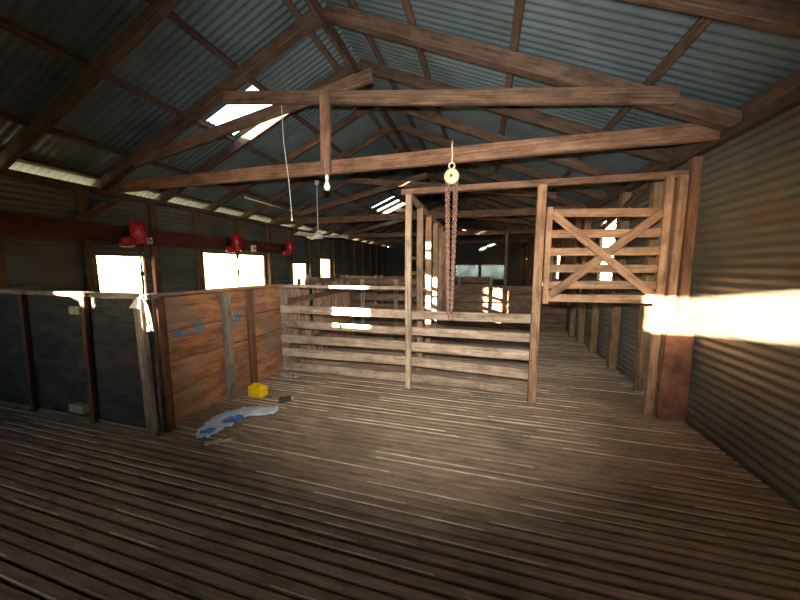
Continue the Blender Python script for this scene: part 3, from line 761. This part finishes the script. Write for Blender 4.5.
def blue_patch(cx, cy, a, b, rot, z, seed):
    rr = random.Random(seed); g = MB(); N = 18; c = (cx, cy, z+.014); rim = []
    for i in range(N):
        t = 6.2832*i/N; f = rr.uniform(.8, 1.1); x = a*f*math.cos(t); y = b*f*math.sin(t)
        rim.append((cx+x*math.cos(rot)-y*math.sin(rot), cy+x*math.sin(rot)+y*math.cos(rot), z+rr.uniform(0, .012)))
    low = [(p[0], p[1], p[2]-.006) for p in rim]
    g.ring_tube([low, rim], N); return g
blue_patch(-2.285, 2.22, .10, .065, .9, .042, 1).build('printed_patch', M['bagblue'], o)
blue_patch(-2.34, 1.99, .06, .045, 1.0, .04, 2).build('printed_patch', M['bagblue'], o)

e = empty('yellow_container', (-2.50, 2.80, 0), 'bright yellow plastic container lying on the floor beside the pen side', 'container')
g = MB()
def yring(s, z, dx=0): return [(-2.50+dx+x*s, 2.80+y*s, z) for x, y in [(-.10, -.045), (-.085, -.06), (.085, -.06), (.10, -.045), (.10, .045), (.085, .06), (-.085, .06), (-.10, .045)]]
g.ring_tube([yring(.93, .004), yring(1, .015), yring(1, .05), yring(.96, .056), yring(.96, .062), yring(1, .068), yring(1, .105), yring(.9, .125, -.006), yring(.7, .132, -.01)], 8)
g.build('body', M['yellow'], e)
g = MB(); g.tube([(-2.57, 2.80, .125), (-2.56, 2.80, .145), (-2.52, 2.80, .15), (-2.47, 2.80, .148), (-2.45, 2.80, .125)], .009, 8); g.build('handle', M['yellow'], e)
g = MB(); g.lathe([(0, 0), (.022, 0), (.022, .018), (0, .018)], (-2.425, 2.78, .125)); g.build('cap', M['yellow'], e)

o = crumple('torn_paper', M['paper'], [(-2.24, 1.86, .025), (-2.17, 1.92, .035), (-2.12, 1.935, .018), (-2.05, 2.0, .03)], .03, 8, 14); tag(o, 'torn greyish paper scrap on the floor in front of the plastic bag', 'paper scrap')
e = empty('dark_rag', (-2.08, 2.76, 0), 'small dark green rag with a pale end on the bare floor', 'rag')
g = MB(); g.lathe([(0, 0), (.02, .005), (.034, .03), (.03, .07), (.036, .10), (.024, .13), (0, .135)], (-2.15, 2.70, .034), (.8, .6, .0), 12); g.build('cloth', M['darkcloth'], e)
g = MB(); g.lathe([(0, 0), (.02, .005), (.022, .03), (.012, .04), (0, .042)], (-2.045, 2.78, .03), (.8, .6, .2), 10); g.build('pale_end', M['paper'], e)
o = crumple('clear_plastic', M['film'], [(-2.70, 3.46, .03), (-2.58, 3.42, .06), (-2.46, 3.40, .05), (-2.40, 3.42, .02)], .07, 12, 16, .002); tag(o, 'crumpled clear plastic at the foot of the fence by the pen side', 'plastic sheet')
o = crumple('wood_chip', M['paper'], [(-2.68, 2.66, .012), (-2.63, 2.63, .018), (-2.6, 2.6, .01)], .025, 13, 6); tag(o, 'tiny pale scrap at the foot of the pen side upright', 'scrap')

# ------------------------------------------------------------------ outside
def tree(x, y, h, r, seed, lab):
    rr = random.Random(seed); e = empty('gum_tree', (x, y, -.8), lab, 'tree', 'trees outside')
    g = MB(); g.tube([(x, y, -.8), (x+.1, y, h*.3), (x-.05, y+.1, h*.6), (x, y, h*.85)], .16, 10, r2=.04)
    tips = []
    for i in range(9):
        a = rr.uniform(0, 6.28); z = h*rr.uniform(.25, .7); L = r*rr.uniform(.6, 1)
        p = Vector((x, y, z)); q = p+Vector((math.cos(a)*L, math.sin(a)*L, L*.6)); g.tube([p, (p+q)/2+Vector((0, 0, .1)), q], .05, 6, r2=.015); tips.append(q); tips.append((p+q)/2)
    g.build('trunk', M['bark'], e)
    g = MB()
    for t in tips:
        for _ in range(70):
            c = t+Vector((rr.gauss(0, .45), rr.gauss(0, .45), rr.gauss(0, .35))); d = Vector((rr.gauss(0, 1), rr.gauss(0, 1), rr.gauss(-.8, 1))).normalized(); s = d.orthogonal().normalized()
            g.quad([c-s*.02, c+d*.1-s*.025, c+d*.17, c+d*.09+s*.025])
    o = g.build('foliage', M['leaf'], e); o['kind'] = 'stuff'
tree(8.2, 21, 6, 2.2, 3, 'gum tree outside, seen through the tall right window')
tree(-22, 9.5, 5, 2.2, 4, 'faint gum tree outside the nearest left window')

# added tank-shaped blocker, out of view, keeps sun off the left windows
e = empty('sun_blocker_tank', (-9.6, -1.0, -.8), 'added round corrugated tank outside the left wall, unseen, shading the windows', 'sun blocker')
g = MB(); g.lathe([(2.0+.01*math.cos(6.2832*i/6), i*.0127*2) for i in range(0, 160)], (-9.6, -1.0, -.75), n=48); g.build('blocker_wall', M['wall_iron'], e)
g = MB(); g.lathe([(2.05, 0), (2.05, .03), (1.0, .25), (.25, .38), (0, .38)], (-9.6, -1.0, 3.27), n=48); g.build('blocker_roof', M['roof_iron'], e)
g = MB(); g.lathe([(2.1, 0), (2.1, .05), (0, .05)], (-9.6, -1.0, -.8), n=48); g.build('base', M['stud'], e)

# ------------------------------------------------------------------ camera
F = 300.; VX, VY = 484., 267.
v = Vector(((VX-400)/F, (300-VY)/F, 1)).normalized()
th = math.atan2(300-VY, F)
up = Vector((0, math.cos(th), -math.sin(th))); zax = (up-v*up.dot(v)).normalized(); xax = -(v.cross(zax))
right = Vector((xax.x, v.x, zax.x)); upw = Vector((xax.y, v.y, zax.y)); fwd = Vector((xax.z, v.z, zax.z))
cam = bpy.data.cameras.new('camera'); co = bpy.data.objects.new('camera', cam); col.objects.link(co)
m = Matrix((right, upw, -fwd)).transposed().to_4x4(); m.translation = Vector((0, 0, 1.5)); co.matrix_world = m
cam.sensor_width = 36; cam.lens = 36*F/800; cam.clip_start = .02; cam.clip_end = 300
sc.camera = co

# ------------------------------------------------------------------ light
def px(x, y): return (right*((x-400)/F)+upw*((300-y)/F)+fwd).normalized()
ld = bpy.data.lights.new('camera_flash', 'SPOT'); ld.energy = 860; ld.color = (1, .97, .93); ld.shadow_soft_size = .025
ld.spot_size = math.radians(108); ld.spot_blend = 1.0
lo = bpy.data.objects.new('camera_flash', ld); col.objects.link(lo); lo.location = Vector((0, 0, 1.5))+upw*.13
lo.rotation_euler = px(428, 240).to_track_quat('-Z', 'Y').to_euler()
sd = Vector((-.49, -1, .15)).normalized()
sl = bpy.data.lights.new('low_sun', 'SUN'); sl.energy = 190; sl.color = (1, .80, .58); sl.angle = math.radians(.55)
so = bpy.data.objects.new('low_sun', sl); col.objects.link(so); so.location = (-8, -14, 6); so.rotation_euler = sd.to_track_quat('Z', 'Y').to_euler()
w = bpy.data.worlds.new('sky'); sc.world = w; w.use_nodes = True; nt = w.node_tree
bg = nt.nodes['Background']
sky = nt.nodes.new('ShaderNodeTexSky'); sky.sky_type = 'NISHITA'; sky.sun_disc = False; sky.sun_elevation = math.radians(9); sky.sun_rotation = math.atan2(sd.x, sd.y); sky.air_density = 1; sky.dust_density = .6
nt.links.new(sky.outputs[0], bg.inputs['Color']); bg.inputs['Strength'].default_value = 3.6

sc.view_settings.view_transform = 'Standard'; sc.view_settings.look = 'None'; sc.view_settings.exposure = 0; sc.view_settings.gamma = 1
sc.view_settings.use_curve_mapping = False
sc.cycles.max_bounces = 8; sc.cycles.diffuse_bounces = 4; sc.cycles.transparent_max_bounces = 12
sc.cycles.use_denoising = True
sc.cycles.sample_clamp_indirect = 6
